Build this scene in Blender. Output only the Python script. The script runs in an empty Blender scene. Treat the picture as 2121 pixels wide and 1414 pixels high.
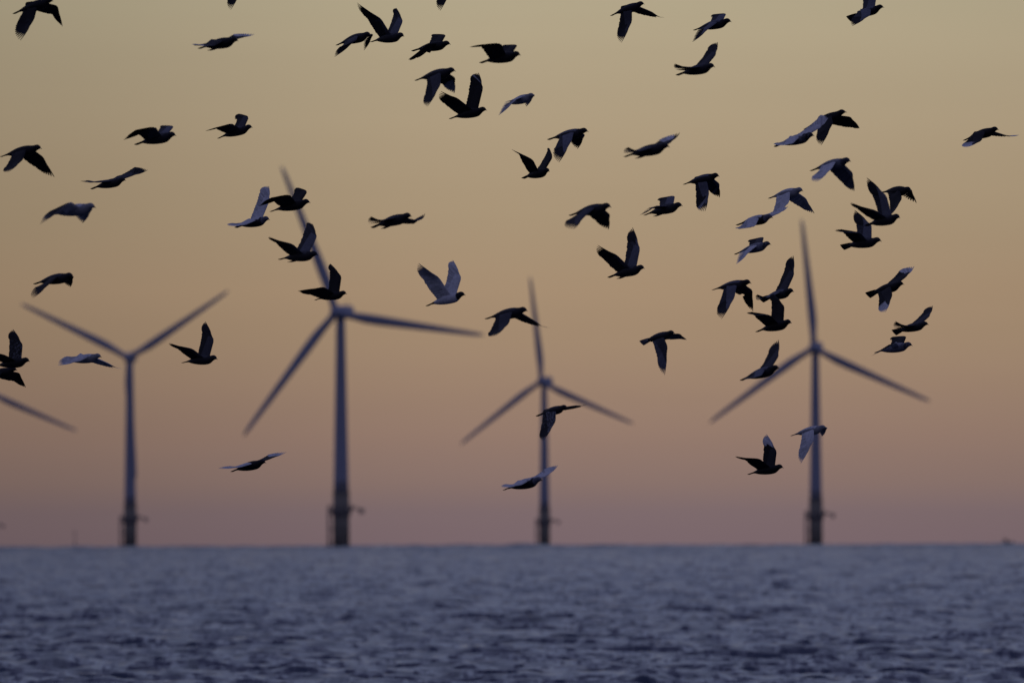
import bpy, math, random
import numpy as np
from mathutils import Vector, Matrix, Quaternion

# ------------------------------------------------------------------ scene, camera, light
sc = bpy.context.scene
COL = sc.collection
EARTH = 6371000.0
F = 35350.0                       # focal length in photo pixels (600 mm on a 36 mm sensor, 2121 px wide)
CAM = Vector((0.0, 0.0, 2.0))     # eye height above the beach
PITCH = math.atan((1100.0 - 707.0) / F)
ROLL = 0.0031
FWD = Vector((0, math.cos(PITCH), math.sin(PITCH)))
UP0 = Vector((0, -math.sin(PITCH), math.cos(PITCH)))
RT0 = Vector((1, 0, 0))
RT = (RT0 * math.cos(ROLL) - UP0 * math.sin(ROLL)).normalized()
UPV = (UP0 * math.cos(ROLL) + RT0 * math.sin(ROLL)).normalized()
cam_d = bpy.data.cameras.new('camera')
cam_d.lens = 600.0
cam_d.sensor_width = 36.0
cam_d.clip_start = 0.5
cam_d.clip_end = 60000.0
cam_d.dof.use_dof = True
cam_d.dof.focus_distance = 123.0
cam_d.dof.aperture_fstop = 10.2
cam = bpy.data.objects.new('camera', cam_d)
COL.objects.link(cam)
M3 = Matrix((RT, UPV, -FWD)).transposed()
cam.matrix_world = Matrix.Translation(CAM) @ M3.to_4x4()
sc.camera = cam
BIRD_ROT = Matrix((RT, FWD, UPV)).transposed()     # bird-local x right, y away, z up


def at(u, v, depth):
    return CAM + (FWD + RT * ((u - 1060.5) / F) + UPV * ((707.0 - v) / F)) * depth


sc.view_settings.view_transform = 'Standard'
sc.view_settings.look = 'None'
sc.view_settings.exposure = 0.0
sc.view_settings.gamma = 1.0
sc.render.film_transparent = False


def srgb(r, g, b):
    f = lambda c: (c / 255 / 12.92) if c / 255 <= 0.04045 else ((c / 255 + 0.055) / 1.055) ** 2.4
    return (f(r), f(g), f(b), 1.0)


SUN_ELEV = math.radians(0.6)
SUN_AZ = math.radians(8.0)        # a little right of the view, behind the turbines

world = bpy.data.worlds.new('World')
sc.world = world
world.use_nodes = True
nt = world.node_tree
nt.nodes.clear()
N = nt.nodes.new
L = nt.links.new


def mth(op, a, b=None, clamp=False):
    n = N('ShaderNodeMath'); n.operation = op; n.use_clamp = clamp
    for i, x in enumerate((a, b)):
        if x is None: continue
        if isinstance(x, (int, float)): n.inputs[i].default_value = x
        else: L(x, n.inputs[i])
    return n.outputs[0]


def rng(x, a, b, c=0.0, d=1.0, smooth=False):
    n = N('ShaderNodeMapRange'); n.clamp = True
    n.interpolation_type = 'SMOOTHSTEP' if smooth else 'LINEAR'
    L(x, n.inputs[0])
    for i, q in enumerate((a, b, c, d)): n.inputs[i + 1].default_value = q
    return n.outputs[0]


def ramp(fac, stops):
    n = N('ShaderNodeValToRGB'); n.color_ramp.interpolation = 'EASE' if len(stops) == 2 else 'LINEAR'
    e = n.color_ramp.elements
    e[0].position, e[0].color = stops[0]
    e[1].position, e[1].color = stops[-1]
    for p, c in stops[1:-1]:
        q = e.new(p); q.color = c
    L(fac, n.inputs[0])
    return n.outputs[0]


def mix(fac, a, b, mode='MIX'):
    n = N('ShaderNodeMix'); n.data_type = 'RGBA'; n.blend_type = mode
    if isinstance(fac, (int, float)): n.inputs[0].default_value = fac
    else: L(fac, n.inputs[0])
    for i, x in ((6, a), (7, b)):
        if isinstance(x, tuple): n.inputs[i].default_value = x
        else: L(x, n.inputs[i])
    return n.outputs[2]


tc = N('ShaderNodeTexCoord')
sep = N('ShaderNodeSeparateXYZ'); L(tc.outputs['Generated'], sep.inputs[0])
dx, dy, dz = sep.outputs
# afterglow close to the horizon, 0 .. 1.8 degrees of elevation
low = ramp(rng(dz, -0.001, 0.032), [
    (0.000, srgb(121, 102, 107)), (0.065, srgb(125, 106, 108)), (0.116, srgb(137, 114, 107)), (0.202, srgb(148, 122, 108)),
    (0.287, srgb(156, 130, 110)), (0.373, srgb(162, 137, 112)), (0.459, srgb(167, 142, 115)), (0.587, srgb(169, 148, 120)),
    (0.716, srgb(173, 154, 126)), (0.850, srgb(176, 160, 132)), (1.000, srgb(178, 166, 138))])
high = ramp(rng(dz, 0.032, 1.0), [
    (0.00, srgb(178, 166, 138)), (0.013, (0.29, 0.275, 0.265, 1)), (0.03, (0.18, 0.19, 0.262, 1)), (0.12, (0.20, 0.232, 0.37, 1)), (0.25, (0.16, 0.182, 0.31, 1)),
    (0.50, (0.105, 0.112, 0.22, 1)), (1.00, (0.085, 0.092, 0.20, 1))])
ahead = mix(rng(dz, 0.030, 0.033), low, high)
behind = ramp(rng(dz, 0.0, 1.0), [
    (0.00, (0.085, 0.078, 0.125, 1)), (0.15, (0.088, 0.086, 0.150, 1)), (0.4, (0.085, 0.092, 0.18, 1)),
    (1.00, (0.085, 0.092, 0.20, 1))])
dome = mix(rng(dy, -0.2, 0.75, smooth=True), behind, ahead)
# the glow is strongest a little right of the middle and falls off to the left
glow = mth('MULTIPLY', rng(dx, -0.036, 0.002, 0.76, 1.0, True), rng(dx, 0.008, 0.05, 1.0, 0.90, True))
glow = mth('ADD', mth('MULTIPLY', mth('SUBTRACT', glow, 1.0), rng(dy, 0.5, 0.95)), 1.0)
gc = N('ShaderNodeCombineColor'); [L(glow, gc.inputs[i]) for i in range(3)]
dome = mix(1.0, dome, gc.outputs[0], 'MULTIPLY')
# faint uneven haze streaks
mp = N('ShaderNodeMapping'); mp.inputs['Scale'].default_value = (14, 14, 220); L(tc.outputs['Generated'], mp.inputs[0])
nz = N('ShaderNodeTexNoise'); nz.inputs['Scale'].default_value = 1.0; nz.inputs['Detail'].default_value = 3
L(mp.outputs[0], nz.inputs['Vector'])
st = rng(nz.outputs[0], 0.3, 0.7, 0.975, 1.02)
sc3 = N('ShaderNodeCombineColor'); [L(st, sc3.inputs[i]) for i in range(3)]
dome = mix(1.0, dome, sc3.outputs[0], 'MULTIPLY')
# below the horizon: dark open water
dome = mix(rng(dz, -0.004, -0.0012), (0.03, 0.034, 0.065, 1), dome)
sky = N('ShaderNodeTexSky'); sky.sky_type = 'NISHITA'; sky.sun_disc = False
sky.sun_elevation = SUN_ELEV; sky.sun_rotation = SUN_AZ
bg1 = N('ShaderNodeBackground'); L(dome, bg1.inputs[0]); bg1.inputs[1].default_value = 1.0
bg2 = N('ShaderNodeBackground'); L(sky.outputs[0], bg2.inputs[0]); bg2.inputs[1].default_value = 0.0
add = N('ShaderNodeAddShader'); L(bg1.outputs[0], add.inputs[0]); L(bg2.outputs[0], add.inputs[1])
wo = N('ShaderNodeOutputWorld'); L(add.outputs[0], wo.inputs[0])

sun_d = bpy.data.lights.new('sun', 'SUN')
sun_d.energy = 0.02
sun_d.angle = math.radians(6)
sun_d.color = (1.0, 0.62, 0.35)
sun = bpy.data.objects.new('sun', sun_d); COL.objects.link(sun)
sd = Vector((math.sin(SUN_AZ) * math.cos(SUN_ELEV), math.cos(SUN_AZ) * math.cos(SUN_ELEV), math.sin(SUN_ELEV)))
sun.rotation_euler = sd.to_track_quat('Z', 'Y').to_euler()


# ------------------------------------------------------------------ helpers
def tag(o, label=None, cat=None, group=None, kind=None):
    if label: o['label'] = label
    if cat: o['category'] = cat
    if group: o['group'] = group
    if kind: o['kind'] = kind
    return o


class MB:
    """collects vertices / faces (and a plumage colour per vertex) of one mesh"""
    def __init__(self):
        self.v, self.f, self.c, self.m = [], [], [], []

    def add(self, verts, faces, col=None, mot=0.0):
        o = len(self.v)
        self.v += [tuple(p) for p in verts]
        self.f += [tuple(i + o for i in q) for q in faces]
        self.c += [col or (1, 1, 1)] * len(verts)
        self.m += [mot] * len(verts)

    def loft(self, rings, cap=True, col=None, mot=0.0, closed=True):
        n = len(rings[0]); vs = [p for r in rings for p in r]; fs = []
        for i in range(len(rings) - 1):
            for j in range(n if closed else n - 1):
                k = (j + 1) % n
                fs.append((i * n + j, i * n + k, (i + 1) * n + k, (i + 1) * n + j))
        if cap:
            fs.append(tuple(range(n))[::-1]); fs.append(tuple((len(rings) - 1) * n + j for j in range(n)))
        self.add(vs, fs, col, mot)

    def tube(self, a, b, r1, r2=None, n=12):
        a, b = Vector(a), Vector(b); r2 = r1 if r2 is None else r2
        d = (b - a).normalized(); x = d.orthogonal().normalized(); y = d.cross(x)
        self.loft([[p + (x * math.cos(t) + y * math.sin(t)) * r for t in [2 * math.pi * k / n for k in range(n)]]
                   for p, r in ((a, r1), (b, r2))])

    def box(self, c, s):
        x, y, z = c; a, b, h = (q / 2 for q in s)
        self.add([(x + i * a, y + j * b, z + k * h) for k in (-1, 1) for j in (-1, 1) for i in (-1, 1)],
                 [(0, 2, 3, 1), (4, 5, 7, 6), (0, 1, 5, 4), (2, 6, 7, 3), (0, 4, 6, 2), (1, 3, 7, 5)])

    def build(self, name, mat, parent=None, smooth=True, colours=False):
        me = bpy.data.meshes.new(name)
        me.from_pydata(self.v, [], self.f)
        if colours:
            a = me.attributes.new('plumage', 'FLOAT_COLOR', 'POINT')
            a.data.foreach_set('color', np.array([(*c, 1.0) for c in self.c], dtype=np.float32).ravel())
            a = me.attributes.new('mottle', 'FLOAT', 'POINT')
            a.data.foreach_set('value', np.array(self.m, dtype=np.float32))
        me.polygons.foreach_set('use_smooth', [smooth] * len(me.polygons))
        me.materials.append(mat); me.update()
        o = bpy.data.objects.new(name, me); COL.objects.link(o)
        if parent: o.parent = parent
        return o


def material(name, color, rough=0.6, var=0.15, scale=2.0, spec=0.3):
    m = bpy.data.materials.new(name); m.use_nodes = True
    t = m.node_tree; b = t.nodes['Principled BSDF']
    b.inputs['Roughness'].default_value = rough
    b.inputs['Specular IOR Level'].default_value = spec
    tcn = t.nodes.new('ShaderNodeTexCoord'); n = t.nodes.new('ShaderNodeTexNoise')
    n.inputs['Scale'].default_value = scale; n.inputs['Detail'].default_value = 5
    t.links.new(tcn.outputs['Object'], n.inputs['Vector'])
    r = t.nodes.new('ShaderNodeValToRGB')
    r.color_ramp.elements[0].color = (*[c * (1 - var) for c in color], 1)
    r.color_ramp.elements[1].color = (*[min(1, c * (1 + var)) for c in color], 1)
    r.color_ramp.elements[0].position = 0.3; r.color_ramp.elements[1].position = 0.7
    t.links.new(n.outputs[0], r.inputs[0]); t.links.new(r.outputs[0], b.inputs['Base Color'])
    return m


# ------------------------------------------------------------------ sea
def build_sea():
    ang = np.concatenate([-np.geomspace(1.3, 0.05, 22)[:-1], np.linspace(-0.05, 0.05, 640), np.geomspace(0.05, 1.3, 22)[1:]])
    r1 = np.geomspace(1.0, 205.0, 60)[:-1]
    r2 = np.concatenate([np.exp(np.arange(math.log(205.0), math.log(2200.0), 0.0007)), np.exp(np.arange(math.log(2200.0), math.log(7600.0), 0.0009))])
    r3 = np.geomspace(7600, 40000, 12)[1:]
    rad = np.concatenate([r1, r2, r3])
    A, R = np.meshgrid(ang.astype(np.float32), rad.astype(np.float32))
    X = R * np.sin(A); Y = R * np.cos(A)
    Z = np.zeros_like(X); DX = np.zeros_like(X); DY = np.zeros_like(X)
    rs = np.random.RandomState(7)
    step = np.where(R < 2200, R * 0.0007, R * 0.0009)
    near = np.clip((R - 60) / 140, 0, 1) * (np.abs(A) < 0.06)
    for i in range(130):
        lam = math.exp(rs.uniform(math.log(0.28), math.log(11.0)))
        th = rs.normal(0, 0.9) + math.radians(-100)
        k = 2 * math.pi / lam
        slope = 0.048 * (lam / 0.9) ** (-0.68) if lam > 0.9 else 0.048
        a = slope / k
        ph = rs.uniform(0, 6.283)
        kx, ky = k * math.cos(th), k * math.sin(th)
        cut = np.clip((lam / step - 2.0) / 2.0, 0, 1) * near
        if lam > 7: cut = cut * (1 + 2.6 * np.clip((R - 1200) / 2600, 0, 1))
        arg = kx * X + ky * Y + ph
        # slow amplitude groups break the trains up into short crests
        grp = 0.75 + 0.5 * np.sin((kx * 0.11 - ky * 0.06) * X + (ky * 0.09 + kx * 0.05) * Y + ph * 2.7)
        Z += (a * cut * grp) * np.sin(arg)
        q = 0.85 * a * cut * grp * np.cos(arg)
        DX += q * math.cos(th); DY += q * math.sin(th)
    # longer swell over the deeper water towards the horizon
    deep = np.clip((R - 1300) / 2200, 0, 1) * (np.abs(A) < 0.06)
    for i in range(26):
        lam = math.exp(rs.uniform(math.log(11.0), math.log(48.0))); th = rs.normal(0, 0.6) + math.radians(-95)
        k = 2 * math.pi / lam; a = 0.025 * (lam / 15.0) ** (-0.3) / k; ph = rs.uniform(0, 6.283)
        Z += a * deep * (-0.4 + np.sin(k * math.cos(th) * X + k * math.sin(th) * Y + ph))
    Z += -(X * X + Y * Y) / (2 * EARTH)
    X = X + DX; Y = Y + DY
    nr, nc = X.shape
    co = np.stack([X, Y, Z], -1).reshape(-1, 3).astype(np.float32)
    idx = np.arange(nr * nc, dtype=np.int32).reshape(nr, nc)
    quads = np.stack([idx[:-1, :-1], idx[:-1, 1:], idx[1:, 1:], idx[1:, :-1]], -1).reshape(-1, 4)
    me = bpy.data.meshes.new('sea')
    me.vertices.add(len(co)); me.vertices.foreach_set('co', co.ravel())
    nq = len(quads)
    me.loops.add(nq * 4); me.loops.foreach_set('vertex_index', quads.ravel())
    me.polygons.add(nq); me.polygons.foreach_set('loop_start', np.arange(0, nq * 4, 4, dtype=np.int32))
    me.polygons.foreach_set('use_smooth', np.ones(nq, dtype=bool))
    me.update(calc_edges=True)
    m = bpy.data.materials.new('sea_water'); m.use_nodes = True
    t = m.node_tree; b = t.nodes['Principled BSDF']
    b.inputs['Base Color'].default_value = (0.013, 0.034, 0.072, 1)
    b.inputs['Roughness'].default_value = 0.16
    b.inputs['IOR'].default_value = 1.333
    g = t.nodes.new('ShaderNodeNewGeometry')
    # small ripples: the facet normal is tilted by vector noise of two sizes
    tot = None
    for sx, sy, amp in ((0.9, 0.30, 0.22), (3.4, 1.1, 0.30), (8.0, 0.8, 0.42)):
        mp = t.nodes.new('ShaderNodeMapping'); mp.inputs['Scale'].default_value = (sx, sy, 1.0)
        t.links.new(g.outputs['Position'], mp.inputs[0])
        nz = t.nodes.new('ShaderNodeTexNoise'); nz.inputs['Scale'].default_value = 1.0
        nz.inputs['Detail'].default_value = 3.0; t.links.new(mp.outputs[0], nz.inputs['Vector'])
        s = t.nodes.new('ShaderNodeVectorMath'); s.operation = 'SUBTRACT'
        t.links.new(nz.outputs['Color'], s.inputs[0]); s.inputs[1].default_value = (0.5, 0.5, 0.5)
        k = t.nodes.new('ShaderNodeVectorMath'); k.operation = 'MULTIPLY'
        t.links.new(s.outputs[0], k.inputs[0]); k.inputs[1].default_value = (amp * 2, amp * 2, 0)
        if tot is None: tot = k.outputs[0]
        else:
            q = t.nodes.new('ShaderNodeVectorMath'); q.operation = 'ADD'
            t.links.new(tot, q.inputs[0]); t.links.new(k.outputs[0], q.inputs[1]); tot = q.outputs[0]
    # the open water further out is choppier than the lee near the shore
    sp = t.nodes.new('ShaderNodeSeparateXYZ'); t.links.new(g.outputs['Position'], sp.inputs[0])
    mr = t.nodes.new('ShaderNodeMapRange'); mr.inputs[1].default_value = 500; mr.inputs[2].default_value = 3500
    mr.inputs[3].default_value = 1.0; mr.inputs[4].default_value = 2.3
    t.links.new(sp.outputs[1], mr.inputs[0])
    vs = t.nodes.new('ShaderNodeVectorMath'); vs.operation = 'SCALE'
    t.links.new(tot, vs.inputs[0]); t.links.new(mr.outputs[0], vs.inputs['Scale']); tot = vs.outputs[0]
    q = t.nodes.new('ShaderNodeVectorMath'); q.operation = 'ADD'
    t.links.new(tot, q.inputs[0]); t.links.new(g.outputs['Normal'], q.inputs[1])
    nn = t.nodes.new('ShaderNodeVectorMath'); nn.operation = 'NORMALIZE'; t.links.new(q.outputs[0], nn.inputs[0])
    t.links.new(nn.outputs[0], b.inputs['Normal'])
    me.materials.append(m)
    o = bpy.data.objects.new('sea', me); COL.objects.link(o)
    tag(o, 'choppy blue grey sea reaching to the horizon', 'sea', kind='structure')


build_sea()

# ------------------------------------------------------------------ wind turbines
PAINT = material('turbine_paint', (0.44, 0.47, 0.55), 0.5, 0.05, 0.15)
STEEL = material('foundation_steel', (0.30, 0.275, 0.215), 0.7, 0.2, 0.6)
RUST = material('platform_steel', (0.26, 0.24, 0.22), 0.7, 0.2, 2.0)


def blade_mesh(Lb):
    mb = MB()
    secs = [(0.0, 1.9, 1.9, 0), (0.04, 1.9, 1.8, 0), (0.10, 2.1, 1.4, 12), (0.18, 2.6, 0.95, 10), (0.28, 2.6, 0.7, 8),
            (0.45, 2.2, 0.45, 5), (0.65, 1.75, 0.3, 2.5), (0.85, 1.3, 0.18, 0.5), (0.95, 1.0, 0.11, 0), (1.0, 0.4, 0.04, 0)]
    rings = []
    for t, ch, th, tw in secs:
        ring = []; ct, stw = math.cos(math.radians(tw)), math.sin(math.radians(tw))
        for k in range(16):
            a = 2 * math.pi * k / 16
            x = ch * (0.5 * math.cos(a) + (0.5 - 0.32) * min(1, t / 0.12)); y = th / 2 * math.sin(a)
            ring.append((x * ct - y * stw, x * stw + y * ct, t * Lb))
        rings.append(ring)
    mb.loft(rings)
    return mb


def turbine(base_u, hub, blade_px, phase, yaw, label, crane_sign=1, foot=13.7):
    D = 40.0 / (blade_px / F)
    h = at(hub[0], hub[1], D)
    zs = -(D * D) / (2 * EARTH)
    bx = at(base_u, 1128, D).x
    H = h.z - zs
    root = bpy.data.objects.new('wind_turbine', None); COL.objects.link(root)
    root.location = (bx, h.y, zs)
    tag(root, label, 'wind turbine', 'wind turbines standing in the sea')
    # tower
    mb = MB(); rings = []
    for t in np.linspace(0, 1, 14):
        z = foot + t * (H - 1.6 - foot); r = 1.95 - 0.80 * t
        rings.append([(r * math.cos(a), r * math.sin(a), z) for a in np.linspace(0, 2 * math.pi, 32, endpoint=False)])
    mb.loft(rings); tw = mb.build('tower', PAINT, root)
    door = MB(); door.box((0.3, -1.98, foot + 1.6), (0.9, 0.12, 2.1)); door.build('door', RUST, tw, smooth=False)
    mb = MB()
    mb.tube((0, 0, -4), (0, 0, foot - 0.25), 2.1, n=32); mb.tube((0, 0, foot - 0.25), (0, 0, foot), 2.3, n=32)
    mb.build('foundation', STEEL, root)
    zp = 8.9 * foot / 13.7
    mb = MB(); mb.tube((0, 0, zp), (0, 0, zp + 0.35), 2.9, n=32); mb.tube((0, 0, zp - 1.4), (0, 0, zp), 2.15, 2.8, n=32)
    pf = mb.build('platform', RUST, root)
    mb = MB(); n = 20
    for k in range(n):
        a = 2 * math.pi * k / n; b = 2 * math.pi * (k + 1) / n
        p = Vector((2.85 * math.cos(a), 2.85 * math.sin(a), zp + 0.35)); q = Vector((2.85 * math.cos(b), 2.85 * math.sin(b), zp + 0.35))
        mb.tube(p, p + Vector((0, 0, 1.15)), 0.05, n=6)
        for dzz in (0.6, 1.15): mb.tube(p + Vector((0, 0, dzz)), q + Vector((0, 0, dzz)), 0.05, n=6)
    mb.build('railing', RUST, pf)
    mb = MB()
    for y in (-0.9, 0.9):
        mb.tube((-3.2, y, -3), (-3.2, y, zp + 1.3), 0.26, n=10)
        for z in (0.8, 4.2, zp - 0.7): mb.tube((-3.2, y, z), (-1.9, y * 0.6, z), 0.16, n=8)
    for k in range(22): mb.tube((-2.85, -0.35, -1 + k * 0.45), (-2.85, 0.35, -1 + k * 0.45), 0.035, n=6)
    for y in (-0.35, 0.35): mb.tube((-2.85, y, -2), (-2.85, y, zp + 1.2), 0.06, n=8)
    mb.build('boat_landing', RUST, root)
    mb = MB(); s = crane_sign
    mb.tube((2.7 * s, -1.2, zp + 0.3), (2.7 * s, -1.2, zp + 1.5), 0.22, n=10)
    mb.tube((2.2 * s, -1.2, zp + 0.9), (5.9 * s, -1.6, zp + 0.2), 0.24, 0.2, n=10)
    mb.box((5.2 * s, -1.55, zp - 0.25), (1.3, 0.9, 0.9))
    mb.build('davit_crane', RUST, root)
    # nacelle + rotor: rotor faces the camera and turns a little to the left
    head = Matrix.Rotation(math.radians(-yaw), 3, 'Z')
    off = Vector((0, 0, H))
    mb = MB(); rings = []
    for y, w, hh, cz in ((-2.6, 1.15, 1.2, 0), (-1.8, 1.55, 1.6, 0.05), (2.0, 1.7, 1.75, 0.1), (6.0, 1.6, 1.6, 0.2), (7.2, 1.1, 1.0, 0.35)):
        ring = []
        for k in range(24):
            a = 2 * math.pi * k / 24; c, s_ = math.cos(a), math.sin(a)
            p = Vector((w * math.copysign(abs(c) ** 0.5, c), y, cz + hh * math.copysign(abs(s_) ** 0.5, s_)))
            ring.append(head @ p + off)
        rings.append(ring)
    mb.loft(rings); nac = mb.build('nacelle', PAINT, root)
    mb = MB(); mb.tube(head @ Vector((0, 5.6, 1.7)) + off, head @ Vector((0, 5.6, 3.1)) + off, 0.06, n=6)
    mb.tube(head @ Vector((-0.5, 5.6, 2.8)) + off, head @ Vector((0.5, 5.6, 2.8)) + off, 0.05, n=6)
    mb.build('wind_vane', RUST, nac)
    mb = MB(); rings = []
    for y, r in ((-2.5, 1.35), (-3.4, 1.6), (-4.4, 1.45), (-5.2, 0.95), (-5.6, 0.3)):
        rings.append([head @ Vector((r * math.cos(a), y, r * math.sin(a))) + off for a in np.linspace(0, 2 * math.pi, 24, endpoint=False)])
    mb.loft(rings); mb.build('rotor_hub', PAINT, root)
    for k in range(3):
        bm_ = blade_mesh(39.0)
        ang = math.radians(phase + 120 * k)         # measured counter-clockwise from the right, as seen
        rot = Matrix.Rotation(math.pi / 2 - ang, 3, 'Y')
        bm_.v = [tuple(head @ (rot @ Vector(p) + Vector((0, -3.6, 0)) + rot @ Vector((0, 0, 1.0))) + off) for p in bm_.v]
        bm_.build('blade', PAINT, root)
    return root


turbine(707, (700, 647), 325, 111.5, 18, 'largest wind turbine, behind the pigeons left of centre')
turbine(270, (269, 741), 250, 153.5, 6, 'wind turbine on the left with one blade straight down its tower')
turbine(1128, (1125, 790), 218, 96.4, 18, 'smallest whole wind turbine, just right of the middle of the photo')
turbine(1690, (1686, 720), 267, 95.4, 9, 'wind turbine on the right side of the photo with one blade upright')
turbine(-20, (-24, 811), 200, 96.1, 5, 'wind turbine cut off by the left edge, only a low blade showing')


def far_marks():
    D = 7000.0; p = at(155, 1128, D); zs = -D * D / (2 * EARTH)
    r = bpy.data.objects.new('beacon', None); COL.objects.link(r); r.location = (p.x, p.y, zs)
    tag(r, 'faint thin beacon mast on the horizon left of the left turbine', 'beacon')
    mb = MB(); mb.tube((0, 0, -2), (0, 0, 7.0), 0.22, 0.15); mb.build('mast', RUST, r)
    mb = MB(); mb.tube((0, 0, 5.6), (0, 0, 6.8), 0.4, 0.1); mb.build('top_mark', RUST, r)
    mb = MB(); mb.tube((0, 0, -2), (0, 0, 0.9), 0.7, 0.6); mb.build('base', STEEL, r)
    D = 7000.0; p = at(2085, 1122, D); zs = -D * D / (2 * EARTH)
    r = bpy.data.objects.new('fishing_boat', None); COL.objects.link(r); r.location = (p.x, p.y, zs)
    tag(r, 'tiny dark boat on the horizon near the right edge', 'boat')
    mb = MB(); rings = []
    for x, w, zb, zt in ((-2.6, 0.7, -0.2, 0.7), (-1.5, 0.9, -0.4, 0.7), (0.8, 0.9, -0.4, 0.85), (2.0, 0.5, -0.2, 1.05), (2.9, 0.05, 0.3, 1.25)):
        rings.append([(x, -w, zt), (x, -w * 0.6, zb), (x, w * 0.6, zb), (x, w, zt)])
    mb.loft(rings); mb.build('hull', RUST, r, smooth=False)
    mb = MB(); mb.box((-0.3, 0, 1.35), (1.6, 1.2, 1.2)); mb.box((-0.3, 0, 2.02), (1.9, 1.4, 0.12)); mb.build('cabin', STEEL, r, smooth=False)
    mb = MB(); mb.tube((-0.9, 0, 2.0), (-0.9, 0, 3.0), 0.06); mb.build('mast', RUST, r)


far_marks()

# ------------------------------------------------------------------ pigeons
BLK, DRK, SLT = (0.012, 0.012, 0.014), (0.026, 0.026, 0.030), (0.062, 0.064, 0.078)
GRY, PAL, WHT = (0.155, 0.163, 0.20), (0.33, 0.34, 0.36), (0.70, 0.71, 0.73)
#            head  body  tail covert secondaries primaries
PLUM = {
    'K': (BLK, BLK, BLK, BLK, BLK, BLK),
    'D': (DRK, DRK, DRK, SLT, DRK, DRK),
    'G': (BLK, DRK, DRK, GRY, SLT, DRK),
    'W': (PAL, PAL, PAL, WHT, WHT, WHT),
    'V': (GRY, DRK, DRK, WHT, WHT, WHT),       # white wings, dark belly
    'X': (DRK, WHT, DRK, WHT, WHT, WHT),       # white with dark head and tail
    'P': (BLK, BLK, BLK, DRK, BLK, WHT),       # dark with white primaries
    'Q': (DRK, SLT, BLK, WHT, WHT, WHT),       # dark body, white wings
    'S': (DRK, DRK, PAL, SLT, GRY, GRY),       # smoky grey
    'M': (SLT, GRY, BLK, PAL, GRY, PAL),       # mottled pied
}


def feather_material():
    m = bpy.data.materials.new('plumage'); m.use_nodes = True
    t = m.node_tree; b = t.nodes['Principled BSDF']
    b.inputs['Roughness'].default_value = 0.62
    b.inputs['Specular IOR Level'].default_value = 0.25
    a = t.nodes.new('ShaderNodeAttribute'); a.attribute_name = 'plumage'
    mo = t.nodes.new('ShaderNodeAttribute'); mo.attribute_name = 'mottle'
    tcn = t.nodes.new('ShaderNodeTexCoord')
    n = t.nodes.new('ShaderNodeTexNoise'); n.inputs['Scale'].default_value = 55.0; n.inputs['Detail'].default_value = 4
    t.links.new(tcn.outputs['Object'], n.inputs['Vector'])
    r = t.nodes.new('ShaderNodeMapRange'); r.inputs[1].default_value = 0.3; r.inputs[2].default_value = 0.7
    r.inputs[3].default_value = 0.78; r.inputs[4].default_value = 1.15
    t.links.new(n.outputs[0], r.inputs[0])
    mul = t.nodes.new('ShaderNodeMix'); mul.data_type = 'RGBA'; mul.blend_type = 'MULTIPLY'; mul.inputs[0].default_value = 1
    cc = t.nodes.new('ShaderNodeCombineColor')
    for i in range(3): t.links.new(r.outputs[0], cc.inputs[i])
    t.links.new(a.outputs['Color'], mul.inputs[6]); t.links.new(cc.outputs[0], mul.inputs[7])
    n2 = t.nodes.new('ShaderNodeTexNoise'); n2.inputs['Scale'].default_value = 70.0; n2.inputs['Detail'].default_value = 2
    t.links.new(tcn.outputs['Object'], n2.inputs['Vector'])
    r2 = t.nodes.new('ShaderNodeMapRange'); r2.inputs[1].default_value = 0.5; r2.inputs[2].default_value = 0.56
    t.links.new(n2.outputs[0], r2.inputs[0])
    mf = t.nodes.new('ShaderNodeMath'); mf.operation = 'MULTIPLY'
    t.links.new(r2.outputs[0], mf.inputs[0]); t.links.new(mo.outputs['Fac'], mf.inputs[1])
    inv = t.nodes.new('ShaderNodeMix'); inv.data_type = 'RGBA'
    inv.inputs[7].default_value = (0.22, 0.23, 0.27, 1)
    t.links.new(mf.outputs[0], inv.inputs[0]); t.links.new(mul.outputs[2], inv.inputs[6])
    t.links.new(inv.outputs[2], b.inputs['Base Color'])
    return m


PLUMAGE = feather_material()
BEAK = material('beak_horn', (0.03, 0.028, 0.028), 0.4, 0.1, 80)
EYE = material('eye_dark', (0.02, 0.012, 0.01), 0.15, 0.1, 80, 0.5)
FOOT = material('foot_skin', (0.10, 0.03, 0.03), 0.6, 0.1, 80)

# t along the bird (0 tail tip, 1 beak tip), top, bottom, half width   (metres for a 0.33 m bird)
PROFILE = [(0.06, .0045, .0010, .012), (0.13, .0085, .0008, .014), (0.20, .0140, -.001, .016), (0.25, .0190, -.0060, .019), (0.33, .0260, -.0130, .027), (0.45, .0345, -.0200, .0345),
           (0.57, .0385, -.0240, .0380), (0.67, .0375, -.0250, .0370), (0.75, .0335, -.0220, .0300), (0.81, .0310, -.0140, .0215),
           (0.86, .0320, -.0050, .0175), (0.90, .0318, .0000, .0170), (0.930, .0275, .0020, .0145), (0.950, .0220, .0030, .0105),
           (0.962, .0175, .0045, .0070)]
LB = 0.33


def catmull(tab, n):
    tab = np.array(tab); out = []
    for i in range(len(tab) - 1):
        p0, p1, p2, p3 = tab[max(i - 1, 0)], tab[i], tab[i + 1], tab[min(i + 2, len(tab) - 1)]
        for t in np.linspace(0, 1, n, endpoint=False):
            out.append(0.5 * (2 * p1 + (p2 - p0) * t + (2 * p0 - 5 * p1 + 4 * p2 - p3) * t * t + (3 * p1 - p0 - 3 * p2 + p3) * t ** 3))
    out.append(tab[-1])
    return out


RINGS = catmull(PROFILE, 3)


def slerp(a, b, t):
    d = max(-1.0, min(1.0, a.dot(b))); th = math.acos(d)
    if th < 1e-4: return a.copy()
    return ((a * math.sin((1 - t) * th) + b * math.sin(t * th)) / math.sin(th)).normalized()


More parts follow.
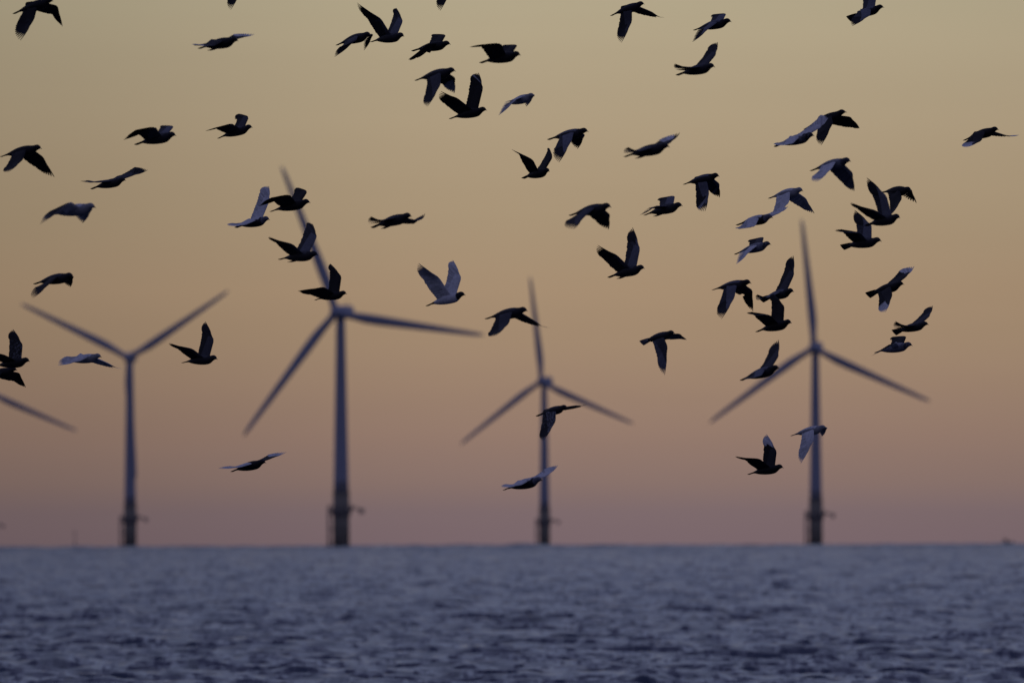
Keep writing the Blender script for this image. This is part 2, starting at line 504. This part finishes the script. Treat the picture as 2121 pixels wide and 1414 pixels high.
def feather(mb, root, d, side, nrm, length, width, col, curl=0.0, point=0.5, mot=0.0):
    """one vaned feather: root, direction d, width along side, gently cambered; point = how pointed the tip is"""
    k = point
    rows = [(0.0, 0.30), (0.2, 0.9), (0.5, 1.0), (0.75, 1.0 - 0.30 * k), (0.92 - 0.02 * k, 0.95 - 0.50 * k), (0.98, 0.66 - 0.42 * k), (1.0, 0.30 - 0.24 * k)]
    vs, fs = [], []
    for t, w in rows:
        c = root + d * (length * t) + nrm * (curl * t * t)
        hw = width * w * 0.5
        vs += [c - side * hw - nrm * (0.0016 * w), c, c + side * hw * 0.8 - nrm * (0.0010 * w)]
    for i in range(len(rows) - 1):
        for j in (0, 1):
            fs.append((3 * i + j, 3 * i + j + 1, 3 * i + j + 4, 3 * i + j + 3))
    o0 = len(mb.v); mb.add(vs, fs, col, mot)
    tone = 0.80 + 0.34 * ((math.sin(root.x * 9173.1 + root.z * 5311.7) * 43758.5) % 1.0)
    for i in range(len(vs)):          # darker vane edges, pale shaft, each feather a little different
        g = tone * (0.62, 1.08, 0.86)[i % 3]
        mb.c[o0 + i] = tuple(x * g for x in col)


def sstep(x, a, b):
    x = max(0.0, min(1.0, (x - a) / (b - a))); return x * x * (3 - 2 * x)


def wing(mb, S, W, P, f, u, r, right, K, pl, o, rnd):
    s = (W - S).normalized(); p = (P - W).normalized(); hand = (P - W).length; arm = (W - S).length
    back = -f
    c = back - s * back.dot(s)
    if c.length < 0.3: c = c + (-u - s * (-u).dot(s)) * 0.4
    c.normalize()
    # arm, hand and feathers lie in one plane: a bent wrist fixes that plane
    cb = p - s * p.dot(s); bend = cb.length
    if bend > 1e-3:
        cb.normalize()
        if cb.dot(c) < 0: cb = -cb
        c = slerp(c, cb, 0.9 * sstep(bend, 0.2, 0.6) * max(o.get('pf', 0.0), sstep(p.dot(back), 0.5, 0.75) * (1.0 if right else 0.0)) * (1 if cb.dot(c) > 0.05 else 0))
    tw = math.radians(o.get('tw', -4 if right else 0)) * (1 if right else -1)
    c = Quaternion(s, tw) @ c
    c = (c - s * c.dot(s)).normalized()
    n = (c.cross(s) if right else s.cross(c)).normalized()
    head, body, tail, cov, sec, pri = pl
    curl = o.get('curl', 0.006) * K
    mot = o.get('mot', 0.0)
    CH = (0.118 if right else 0.126) * K * o.get('ch', 1.0)
    dout = (c * math.cos(math.radians(18)) + s * math.sin(math.radians(18))).normalized()
    E0 = W + dout * CH * 1.06
    # secondaries, from the body out to the wrist
    NS = 11
    rin = (back * 0.8 + c * 0.5).normalized()
    Ein = S + rin * CH * 0.90 - (r if right else -r) * 0.004 * K
    for k in range(NS):
        q = k / (NS - 1)
        root = S + (W - S) * q + c * 0.006 * K - n * (0.0012 * K * (k % 2))
        E = Ein.lerp(E0, q) + n * (-0.006 * K * math.sin(math.pi * q))
        d0 = E - root; ln = d0.length * (1 + rnd.uniform(-.025, .025)); d0.normalize()
        if k in o.get('gap', ()): ln *= 0.70
        sd = n.cross(d0).normalized()
        if sd.dot(s) < 0: sd = -sd
        nn = d0.cross(sd); nn = nn if nn.dot(n) > 0 else -nn
        wd = max(0.020 * K, 2.1 * (Ein - E0).length / NS)
        feather(mb, root, d0, sd, nn, ln, min(0.032 * K, wd), sec, -0.003 * K, 0.0, mot * 0.4)
    # primaries: tips run along a smooth curve from the last secondary to the wing tip
    NP = 10
    mid = (E0 + P) * 0.5; ed = (P - E0); el = ed.length; ed = ed / el
    out = (mid - W) - ed * (mid - W).dot(ed)
    out = out.normalized() if out.length > 1e-4 else c.copy()
    n2 = (dout.cross(p) if right else p.cross(dout))
    n2 = n2 + n * 0.25 if n2.dot(n) >= 0 else n * 0.3 - n2 * 0.0
    n2 = n2.normalized()
    for k in range(NP):
        q = (k + 1) / NP
        root = W + p * (hand * 0.33 * q) + c * 0.005 * K * (1 - q) - n * (0.0011 * K * (k % 2))
        q2 = q ** 1.12
        E = E0.lerp(P, q2) + out * (el * 0.52 * q2 * (1 - q2) * o.get('bulge', 0.9 if right else 1.1))
        d0 = E - root; ln = d0.length * (rnd.uniform(0.975, 1.0) if k < 9 else 1.0); d0.normalize()
        nn = n * (1 - q) + n2 * q
        nn = nn - d0 * nn.dot(d0); nn.normalize()
        side = nn.cross(d0).normalized()
        if side.dot(p - dout * 0.5) < 0: side = -side
        cl = pri if not (o.get('edge') and k >= 8) else BLK
        if o.get('patch') and 4 <= k <= 5: cl = PAL
        wd = 0.026 - 0.011 * q
        feather(mb, root, d0, side, nn, ln, wd * K, cl, curl * (0.3 + 0.7 * q), 0.15 + 0.85 * q ** 2, 0)
    # coverts: the thick feathered leading part of the wing, an aerofoil from inside the body to the hand
    rs_ = r if right else -r
    inn = S - rs_ * 0.018 * K - u * 0.006 * K
    st = [(inn, (back * 0.9 + c * 0.3).normalized(), u, 0.085, 0.008), (S.lerp(W, 0.12), c, n, 0.076, 0.013), (S.lerp(W, 0.5), c, n, 0.070, 0.011),
          (S.lerp(W, 0.9), slerp(c, dout, 0.4), n, 0.062, 0.009), (W + p * hand * 0.06, dout, n, 0.056, 0.008),
          (W + p * hand * 0.18, slerp(dout, p, 0.35), n2, 0.048, 0.006), (W + p * hand * 0.32, slerp(dout, p, 0.62), n2, 0.036, 0.004),
          (W + p * hand * 0.48, slerp(dout, p, 0.85), n2, 0.016, 0.002)]
    for sheet in (((-.07, 0), (-.03, .34), (.12, .58), (.4, .46), (.75, .27), (1.0, .14)), ((1.0, -.04), (.75, -.10), (.4, -.22), (.12, -.38), (-.03, -.28), (-.07, 0))):
        rings = []
        for pos, cd, nn, ch, th in st:
            ch *= K * o.get('ch', 1.0); th *= K
            rings.append([pos + cd * ch * a_ + nn * th * b_ for a_, b_ in sheet])
        mb.loft(rings, False, cov, mot, closed=False)


def pigeon(B, T, W1, P1, W2, P2, plum, label, **o):
    rnd = random.Random(int(B[0] * 13 + B[1] * 7))
    lp = math.hypot(B[0] - T[0], B[1] - T[1]) / F
    a = math.radians(o.get('a', 36 + rnd.uniform(-4, 4)))
    D = o.get('D') or min(136.0, max(101.0, LB * math.cos(a) / lp))
    K = o.get('K', 1.0)
    if lp * D > LB * K * 0.99: K = lp * D / (LB * 0.99)
    mpp = D / F
    u0, v0 = (B[0] * 0.55 + T[0] * 0.45), (B[1] * 0.55 + T[1] * 0.45)
    q2 = lambda p: Vector(((p[0] - u0) * mpp, 0.0, (v0 - p[1]) * mpp))
    Lb = LB * K
    yd = math.sqrt(max(Lb * Lb - (lp * D) ** 2, 0.0))
    b, t = q2(B), q2(T)
    b.y, t.y = -yd * 0.55, yd * 0.45
    f = (b - t).normalized()
    u = Vector((0, 0, 1)); u = (u - f * u.dot(f)).normalized()
    u = Quaternion(f, math.radians(o.get('bank', 0))) @ u
    r = f.cross(u).normalized()
    pl = PLUM[plum]
    mb = MB()
    # body and head
    rings, cols = [], []
    for tt, top, bot, hw in RINGS:
        top, bot, hw = top * 1.06, bot * 1.10, hw * 1.08
        c = t + f * (tt * Lb) + u * ((top + bot) / 2 * K)
        hh = (top - bot) / 2 * K
        rings.append([c + r * (hw * K * math.cos(x)) + u * (hh * math.sin(x)) for x in np.linspace(0, 2 * math.pi, 20, endpoint=False)])
        cols.append(pl[2] if tt < 0.24 else pl[1] if tt < 0.80 else pl[0])
    o0 = len(mb.v); mb.loft(rings)
    for i, cc in enumerate(cols):
        tt = RINGS[i][0]
        for j in range(20): mb.c[o0 + i * 20 + j] = pl[3] if 0.3 < tt < 0.77 and math.sin(2 * math.pi * j / 20) > 0.45 else cc; mb.m[o0 + i * 20 + j] = o.get('bmot', 0.0)
    # tail fan
    fan = o.get('fan', 7)
    rt = Quaternion(f, math.radians(-o.get('trot', 38 if fan > 11 else rnd.uniform(-2, 10)))) @ r
    for k in range(12):
        x = (k - 5.5) / 5.5
        root = t + f * (0.30 * Lb) + u * (0.012 * K) + rt * (x * 0.011 * K) + u * (0.0006 * K * (5.5 - abs(k - 5.5)))
        end = t + rt * (x * math.sin(math.radians(fan)) * 0.105 * K) - u * 0.001 * K
        d = (end - root); ln = d.length * (0.985 - 0.02 * abs(x)); d.normalize()
        feather(mb, root, d, rt, f.cross(rt), ln, 0.017 * K, pl[2], 0.0, 0.2)
    # wings
    SH = t + f * (0.685 * Lb) + u * (0.018 * K)
    for right, W2d, P2d, key in ((True, W1, P1, 'n'), (False, W2, P2, 'f')):
        S = SH + r * ((0.026 if right else -0.026) * K)
        wo_ = {k[1:]: v for k, v in o.items() if k[0] == key and k[1:] in ('tw', 'curl', 'c', 'ch', 'sg', 'spread', 'gap', 'mot', 'edge', 'patch', 'pl', 'pf', 'bulge')}
        sg = wo_.get('sg', (-1, -1) if right else (1, 1))
        Wp = q2(W2d); dx_, dz_ = Wp.x - S.x, Wp.z - S.z
        l2 = math.hypot(dx_, dz_)
        Wp.y = S.y + sg[0] * math.sqrt(max((0.112 * K) ** 2 - l2 * l2, 1e-6))
        Pp = q2(P2d); l3 = math.hypot(Pp.x - Wp.x, Pp.z - Wp.z)
        Pp.y = Wp.y + sg[1] * math.sqrt(max((0.205 * K) ** 2 - l3 * l3, 1e-6))
        if l2 > 0.15 * K or l3 > 0.245 * K:
            print('LONG', B, key, round(l2 / K, 3), round(l3 / K, 3))
        wpl = PLUM[wo_['pl']] if 'pl' in wo_ else pl
        wing(mb, S, Wp, Pp, f, u, r, right, K, wpl, wo_, rnd)
    root_o = mb.build('pigeon', PLUMAGE, None, True, True)
    root_o.location = at(u0, v0, D)
    root_o.rotation_euler = BIRD_ROT.to_euler()
    tag(root_o, label, 'pigeon', 'pigeons of the flock')
    # beak: two mandibles, slightly hooked
    bk = MB(); rg = []
    for q, w, hh, dz_ in ((0.0, .0066, .0064, .0110), (0.3, .0044, .0044, .0085), (0.65, .0028, .0028, .0045), (0.9, .0016, .0018, .0006), (1.0, .0006, .0007, -.0022)):
        c = t + f * ((0.952 + 0.048 * q) * Lb) + u * (dz_ * K)
        rg.append([c + r * (w * K * math.cos(x)) + u * (hh * K * math.sin(x)) for x in np.linspace(0, 2 * math.pi, 10, endpoint=False)])
    bk.loft(rg); bk.build('beak', BEAK, root_o)
    for s_ in (1, -1):
        e = MB(); c = t + f * (0.915 * Lb) + u * (0.0185 * K) + r * (s_ * 0.0148 * K)
        rg = []
        for i in range(1, 6):
            ph = math.pi * i / 6
            rg.append([c + r * (s_ * 0.0028 * K * math.cos(ph)) + (f * math.cos(x) + u * math.sin(x)) * (0.0034 * K * math.sin(ph)) for x in np.linspace(0, 2 * math.pi, 10, endpoint=False)])
        e.loft(rg); e.build('eye', EYE, root_o)
    if o.get('feet'):
        for s_ in (1, -1):
            ft = MB(); h0 = t + f * (0.42 * Lb) - u * (0.015 * K) + r * (s_ * 0.012 * K)
            h1 = t + f * (0.33 * Lb) - u * (0.021 * K) + r * (s_ * 0.011 * K)
            ft.tube(h0, h1, 0.006 * K, 0.0035 * K, 8)
            for y in (-0.5, 0, 0.5):
                h2 = h1 - f * (0.024 * K) + r * (y * 0.012 * K) - u * (0.002 * K)
                ft.tube(h1, h2, 0.0026 * K, 0.0012 * K, 6)
            ft.build('foot', FOOT, root_o)
    return root_o


# each pigeon: beak tip, tail tip, near wrist, near wing tip, far wrist, far wing tip as measured in the photograph
pigeon((112, 4), (27, 29), (70, 42), (44, 87), (119, 13), (127, 56), 'K', 'black pigeon touching the top edge in the top left corner, wings down')
pigeon((366, 282), (279, 300), (322, 264), (257, 292), (359, 262), (338, 269), 'D', 'dark pigeon, left one of the two flying level above the left turbine', fpl='G', nbulge=0.4)
pigeon((528, -58), (458, -35), (501, -22), (479, 23), (542, -42), (569, -27), 'K', 'mostly hidden pigeon at the top edge, left of centre, one wing tip showing')
pigeon((494.6, 86.6), (411, 100.8), (444, 96), (410, 97), (500, 78), (526, 71), 'P', 'gliding dark pigeon with white wing ends at the upper left', feet=1, ntw=-20, ftw=-12)
pigeon((524, 265), (451, 287), (480, 257), (425.6, 273.7), (514.7, 243), (486, 247), 'D', 'dark pigeon with one wing bent up, right one of two at the upper left')
pigeon((769, 74), (696.5, 94), (738, 84), (694, 120.5), (773, 71), (753.6, 105), 'D', 'dark pigeon with drooping wings partly behind a wing-raising pigeon at the top', D=121)
pigeon((837.6, 77), (768, 87), (788.5, 39.5), (739, 8.3), (834, 44), (820.7, 17.5), 'D', 'slate pigeon with both wings raised, overlapping another pigeon at the top', fpl='G', D=118)
pigeon((933.8, 93.4), (853, 106), (886, 92), (847, 126), (922.8, 72.6), (901, 81), 'K', 'small looking black pigeon with swept back wings above the white-handed pigeon, top centre', npf=1.0)
pigeon((944, 149), (860, 167), (912, 176.6), (886, 224), (942.6, 162), (940, 194), 'D', 'dark pigeon with wings down and a whitish far wing end, upper centre', fpl='P')
pigeon((1009, 229.7), (931, 246.4), (946.7, 204), (913.6, 192), (1000, 182), (991, 151.6), 'K', 'black pigeon with raised wings and a white patch near one wing tip', fpatch=1)
pigeon((961, -56), (891, -33), (934, -20), (912, 25), (975, -40), (1002, -25), 'K', 'mostly hidden pigeon at the top edge, near the centre, one wing tip showing')
pigeon((1078.7, 116), (994.3, 130.6), (1037, 91.7), (972.8, 100.7), (1071, 93.5), (1050, 101), 'K', 'black pigeon with a long wing held level to the left, top centre', npf=1.0)
pigeon((1107, 200), (1046, 219.5), (1070, 206), (1033, 241), (1108, 196), (1089, 221), 'W', 'whitish pigeon with drooping wings and hidden head, upper centre', a=44, ftw=-10, npf=0.0, nch=0.7, nbulge=0.1, ntw=-8)
pigeon((1138.4, 356), (1082.5, 369.5), (1103, 331.5), (1060, 312), (1143.6, 327), (1139, 314), 'K', 'compact black pigeon with wings in a wide V, centre', a=52)
pigeon((1219, 273.8), (1134.6, 289.6), (1182.5, 293), (1157.6, 338.7), (1211.5, 279.5), (1195.7, 309), 'G', 'slate pigeon with both wings pointing down, just above the compact V-winged pigeon')
pigeon((1335, 10), (1265.5, 33), (1308, 46), (1287, 91), (1349.5, 25.5), (1376, 41.5), 'D', 'dark pigeon with wings spread wide and down, top right of centre', fcurl=0.02, fpf=1)
pigeon((1515, 46.6), (1437, 63), (1470, 58), (1433.5, 90), (1504, 28.5), (1478, 42), 'G', 'slate pigeon diving wings back below the top edge, right of centre', npf=0.0, ntw=-12, nch=0.65, nbulge=0.2)
pigeon((1480.6, 140), (1401.7, 156), (1430, 141), (1397, 137.5), (1482, 114), (1487, 88), 'D', 'dark pigeon with one fingered wing straight up, upper right of centre', ncurl=0.012, nbulge=0.3, nch=0.85)
pigeon((1387, 305.5), (1293.5, 325), (1326, 314), (1300, 310), (1387.7, 296), (1409, 275.7), 'D', 'gliding dark pigeon with a white upturned wing end and tucked feet, centre right', fpl='P', fedge=1, feet=1, ntw=-10, ftw=-10, ncurl=0.012, nbulge=0.3, nch=0.85)
pigeon((1830.8, 16.8), (1756.8, 39.7), (1800.5, 33), (1762.7, 57), (1815, -8), (1835, -35), 'G', 'slate pigeon cut by the top edge at the upper right', fan=16, ntw=-30)
pigeon((1686.5, 282.5), (1604.4, 304), (1640, 298), (1607, 304), (1698, 265), (1714.6, 244.7), 'Q', 'dark bodied pigeon with pale wings crossing in front of a black pigeon, right', D=112, ntw=-25, ftw=-25, bmot=0.5, nch=0.8, fch=0.7)
pigeon((1754, 233.5), (1665, 268.5), (1723.4, 256.8), (1699.4, 303.5), (1762, 242.8), (1782.5, 266.6), 'K', 'black pigeon with wings down behind the pale winged pigeon, right', D=116, K=1.03, fbulge=0.3, fch=0.8)
pigeon((1761.9, 335.4), (1679.7, 354), (1720.5, 350), (1689.7, 380), (1766, 358.8), (1770, 397), 'M', 'pale winged pigeon with dark head and dark tail, wings down, right', npl='Q', fpl='M')
pigeon((1663, 396.5), (1593, 411), (1632.7, 420), (1604, 449), (1669.5, 411.7), (1687.5, 443.4), 'W', 'whitish pigeon with wings spread down above another whitish pigeon, right', D=119, nch=1.15)
pigeon((1600.5, 452), (1526, 466.5), (1562, 469), (1529, 475.5), (1613, 442), (1633, 429), 'V', 'gliding white winged pigeon just below a whitish pigeon, right', D=115, ntw=-25, ftw=-10, nch=0.9)
pigeon((1597, 507), (1522, 527), (1555, 518), (1524, 548.7), (1581.7, 491), (1556, 504), 'M', 'pied black and white pigeon flying with swept wings, right', npl='Q', fpl='D', bmot=1.0, npf=0.0, ntw=-8, nch=0.7, nbulge=0.1)
pigeon((1644, 604.7), (1575.7, 622), (1591, 616), (1567, 613), (1644, 569), (1644, 530), 'G', 'slate pigeon with one tall fingered wing, behind a black pigeon, right', D=120, fpl='D', ncurl=0.012, nbulge=0.3, nch=0.85, fan=12)
pigeon((1639.4, 669.6), (1567, 687.4), (1594, 653), (1548, 652), (1624, 634), (1602, 608.8), 'K', 'black pigeon with one wing up and one level, in front of a slate pigeon', D=114)
pigeon((1556, 587.5), (1475.8, 600.6), (1519.8, 617), (1493.7, 662), (1558.4, 601.4), (1559.4, 646), 'G', 'slate pigeon with both wings hanging and gaps in its far wing, right', fgap=(9, 10, 8), fpl='D')
pigeon((1398, 690.5), (1327.7, 710.7), (1382, 718), (1376.8, 777), (1408, 691.5), (1423, 705), 'S', 'smoky grey pigeon alone with a long wing hanging straight down, right of centre', fan=14)
pigeon((1614.5, 763.8), (1534.7, 788), (1576, 777), (1540, 787), (1612, 738), (1614, 705), 'G', 'slate pigeon with one wing up in front of the right turbine\'s low left blade', fpl='D', ntw=-20, nch=0.7)
pigeon((1335.5, 556.6), (1260, 575), (1276.9, 528.5), (1237.3, 509.5), (1325, 514.7), (1311, 472), 'D', 'dark pigeon with both wings raised in a V, alone right of centre', fpl='G', feet=1)
pigeon((1266, 430), (1179.8, 446.7), (1208.8, 450), (1186.8, 478), (1263, 444.8), (1260, 476.5), 'D', 'dark pigeon with both wings down above the V-winged pigeon, right of centre')
pigeon((1413.9, 427.3), (1334.4, 446), (1357.8, 428), (1324, 448.5), (1397.3, 405.8), (1367, 417), 'D', 'dark pigeon with one short bent wing up and tucked feet, right of centre', feet=1, fpl='G', npf=0.0, nch=0.4, nbulge=0.1)
pigeon((1490, 366.3), (1416, 382.3), (1467.8, 400.7), (1460.4, 439.7), (1490, 381), (1490.8, 410), 'G', 'slate pigeon with wings hanging and frayed whitish wing ends, right of centre', npatch=1, fpatch=1)
pigeon((87.7, 309), (0, 325), (48, 331.5), (19.6, 359.8), (89, 326), (110.7, 368), 'K', 'black pigeon with wings down at the left edge, high up')
pigeon((261.8, 374.7), (188, 391.7), (206, 378), (167.5, 379), (272, 364.8), (305, 353), 'D', 'dark pigeon gliding with long thin level wings, upper left', ntw=-18, ftw=-18, ncurl=0.012, nbulge=0.3, nch=0.85, fbulge=0.6)
pigeon((199.7, 431), (99, 447), (147, 419), (85, 466), (191, 432), (167.5, 463), 'W', 'whitish pigeon with a dark tail flapping down, left', K=1.05)
pigeon((153.7, 573.7), (69.4, 588.6), (103, 588), (70.7, 619.5), (152, 572), (142.7, 596), 'D', 'dark pigeon with drooping wings above the left turbine\'s left blade', npf=1.0, nch=0.75, npl='K')
pigeon((559.3, 456), (487, 471.5), (508, 466), (474.4, 470), (558, 415), (556, 386.5), 'V', 'white winged pigeon with one tall wing, beside the largest turbine\'s top blade', D=121, ntw=-20, nch=0.8)
pigeon((643.5, 420.5), (559.7, 438.5), (600, 404), (536.4, 429), (636, 397), (610.6, 406.7), 'K', 'black pigeon crossing the largest turbine\'s top blade and a white wing', D=116, nbulge=0.5)
pigeon((659.4, 529.7), (577, 537.6), (606.4, 506.4), (557.6, 492.6), (656, 489.4), (646.3, 465), 'D', 'dark pigeon with raised wings halfway up the largest turbine\'s top blade', fpl='G', feet=1)
pigeon((718.9, 609.3), (652, 621.6), (670, 594.5), (617.4, 603.6), (706.8, 572), (683.9, 546.7), 'K', 'black pigeon right above the hub of the largest turbine')
pigeon((853.5, 449.3), (769.7, 471.9), (793, 457), (769.3, 452.7), (862.8, 457), (882, 451.3), 'D', 'dark pigeon gliding with upturned wing ends, alone left of centre', feet=1, ncurl=0.012, nbulge=0.3, nch=0.85, fcurl=0.03, ftw=-12)
pigeon((964.8, 611.7), (883, 633.9), (908.3, 574.5), (866.7, 546.7), (954.9, 574.5), (938, 539.8), 'X', 'white pigeon with dark head and tail, both wings raised, centre')
pigeon((1093.5, 644.7), (1005.4, 660.8), (1053, 670), (1025.5, 698), (1104.8, 663.5), (1135, 684.5), 'D', 'dark pigeon in front of the middle turbine\'s upright blade, wings spread down', fcurl=0.02, fpf=1, nch=1.1)
pigeon((1175.7, 844.5), (1111, 862), (1149.7, 873), (1125.6, 914), (1191.8, 840), (1219, 840.4), 'D', 'dark pigeon with mottled wing in front of the middle turbine\'s tower top', nmot=1.0, fcurl=0.015, fpf=0.7, nch=1.25)
pigeon((1124.4, 995), (1043, 1015), (1079, 1003), (1040, 1010), (1134, 984), (1156, 965), 'V', 'white winged pigeon low in front of the middle turbine\'s tower', ntw=-20, ftw=-12, nch=0.8)
pigeon((1622.6, 968.7), (1549.7, 982.6), (1572.4, 950), (1521.6, 945.6), (1608, 933.7), (1588.5, 900), 'K', 'black pigeon with a white wing tip raised, low left of the right turbine\'s tower', fpl='P')
pigeon((1712, 887), (1638.4, 902.7), (1684, 911), (1658, 959.5), (1714.3, 885), (1703, 905), 'W', 'pale grey pigeon with curled wings in front of the right turbine\'s tower')
pigeon((2068, 270), (1996.7, 291.2), (2030.4, 292.5), (1997.6, 308.3), (2080.8, 281), (2111.7, 283.3), 'P', 'black pigeon with white wing ends, alone near the right edge', fcurl=0.015, fpf=1, ntw=-25)
pigeon((1872.4, 589.5), (1796.5, 612), (1846.7, 612), (1832.4, 648), (1876.5, 573.3), (1895, 553), 'P', 'black pigeon with white wing ends, above two pigeons at the right', fan=15, ftw=-10)
pigeon((1923.4, 672.6), (1850.7, 689), (1877, 675), (1852.6, 668), (1925, 655), (1933.5, 634), 'D', 'dark pigeon with fanned tail and fingered wings, middle one of three at the right', fan=17, ncurl=0.012, nbulge=0.3, nch=0.85)
pigeon((1889.7, 716), (1812, 730.5), (1856, 708.5), (1804, 738), (1877.4, 696.5), (1848, 710), 'M', 'pied pigeon with pale swept wing, lowest of three at the right', npl='Q', fpl='K', bmot=1.0, npf=0.0, nch=0.45, nbulge=0.1, ntw=-5)
pigeon((1863.7, 452), (1793, 468), (1812.8, 437), (1760, 421.8), (1835, 405.5), (1797, 368), 'D', 'dark pigeon with tall raised wings, front one of three overlapping at the right', D=110, fpl='G')
pigeon((1825.6, 500.5), (1743.4, 512.4), (1780, 482.5), (1727.6, 481.3), (1804.6, 466), (1772, 436), 'D', 'dark pigeon lowest of three overlapping, one wing level, right', D=114, fpl='G', fan=13)
pigeon((1886, 397), (1826, 399), (1866.5, 412), (1845, 447), (1888, 393), (1899.6, 421.8), 'K', 'black pigeon with wings down behind the two others overlapping, right', D=118, a=50)
pigeon((63, 749), (-15, 760), (7, 734), (-45, 728), (46.4, 713), (26, 683), 'K', 'black pigeon with raised streaked wing cut by the left edge', fmot=0.5)
pigeon((37, 767), (-47, 785), (-8, 790), (-30, 815), (40, 773), (51, 804), 'K', 'black pigeon wings down at the left edge, below a streak-winged pigeon', D=121, fch=1.2)
pigeon((211.5, 740), (134, 751), (166, 747.5), (121.4, 757), (222.8, 752), (252, 767.5), 'W', 'white pigeon with spread wings in front of the left turbine, left of its hub', ntw=-35, fcurl=0.015, fpf=1, nch=0.8)
pigeon((451.4, 744.4), (376.5, 751.5), (398.4, 722.5), (350.8, 711.4), (442.7, 703.6), (425, 666.6), 'D', 'dark pigeon with raised wings between the left and largest turbines')
pigeon((551.8, 958.3), (478.3, 977), (497, 967), (452.2, 971), (559, 949.8), (592.8, 937.3), 'P', 'black pigeon with pale wing ends gliding low, left of the largest turbine\'s tower', ntw=-15, ftw=-10, nch=0.8, npl='Q')
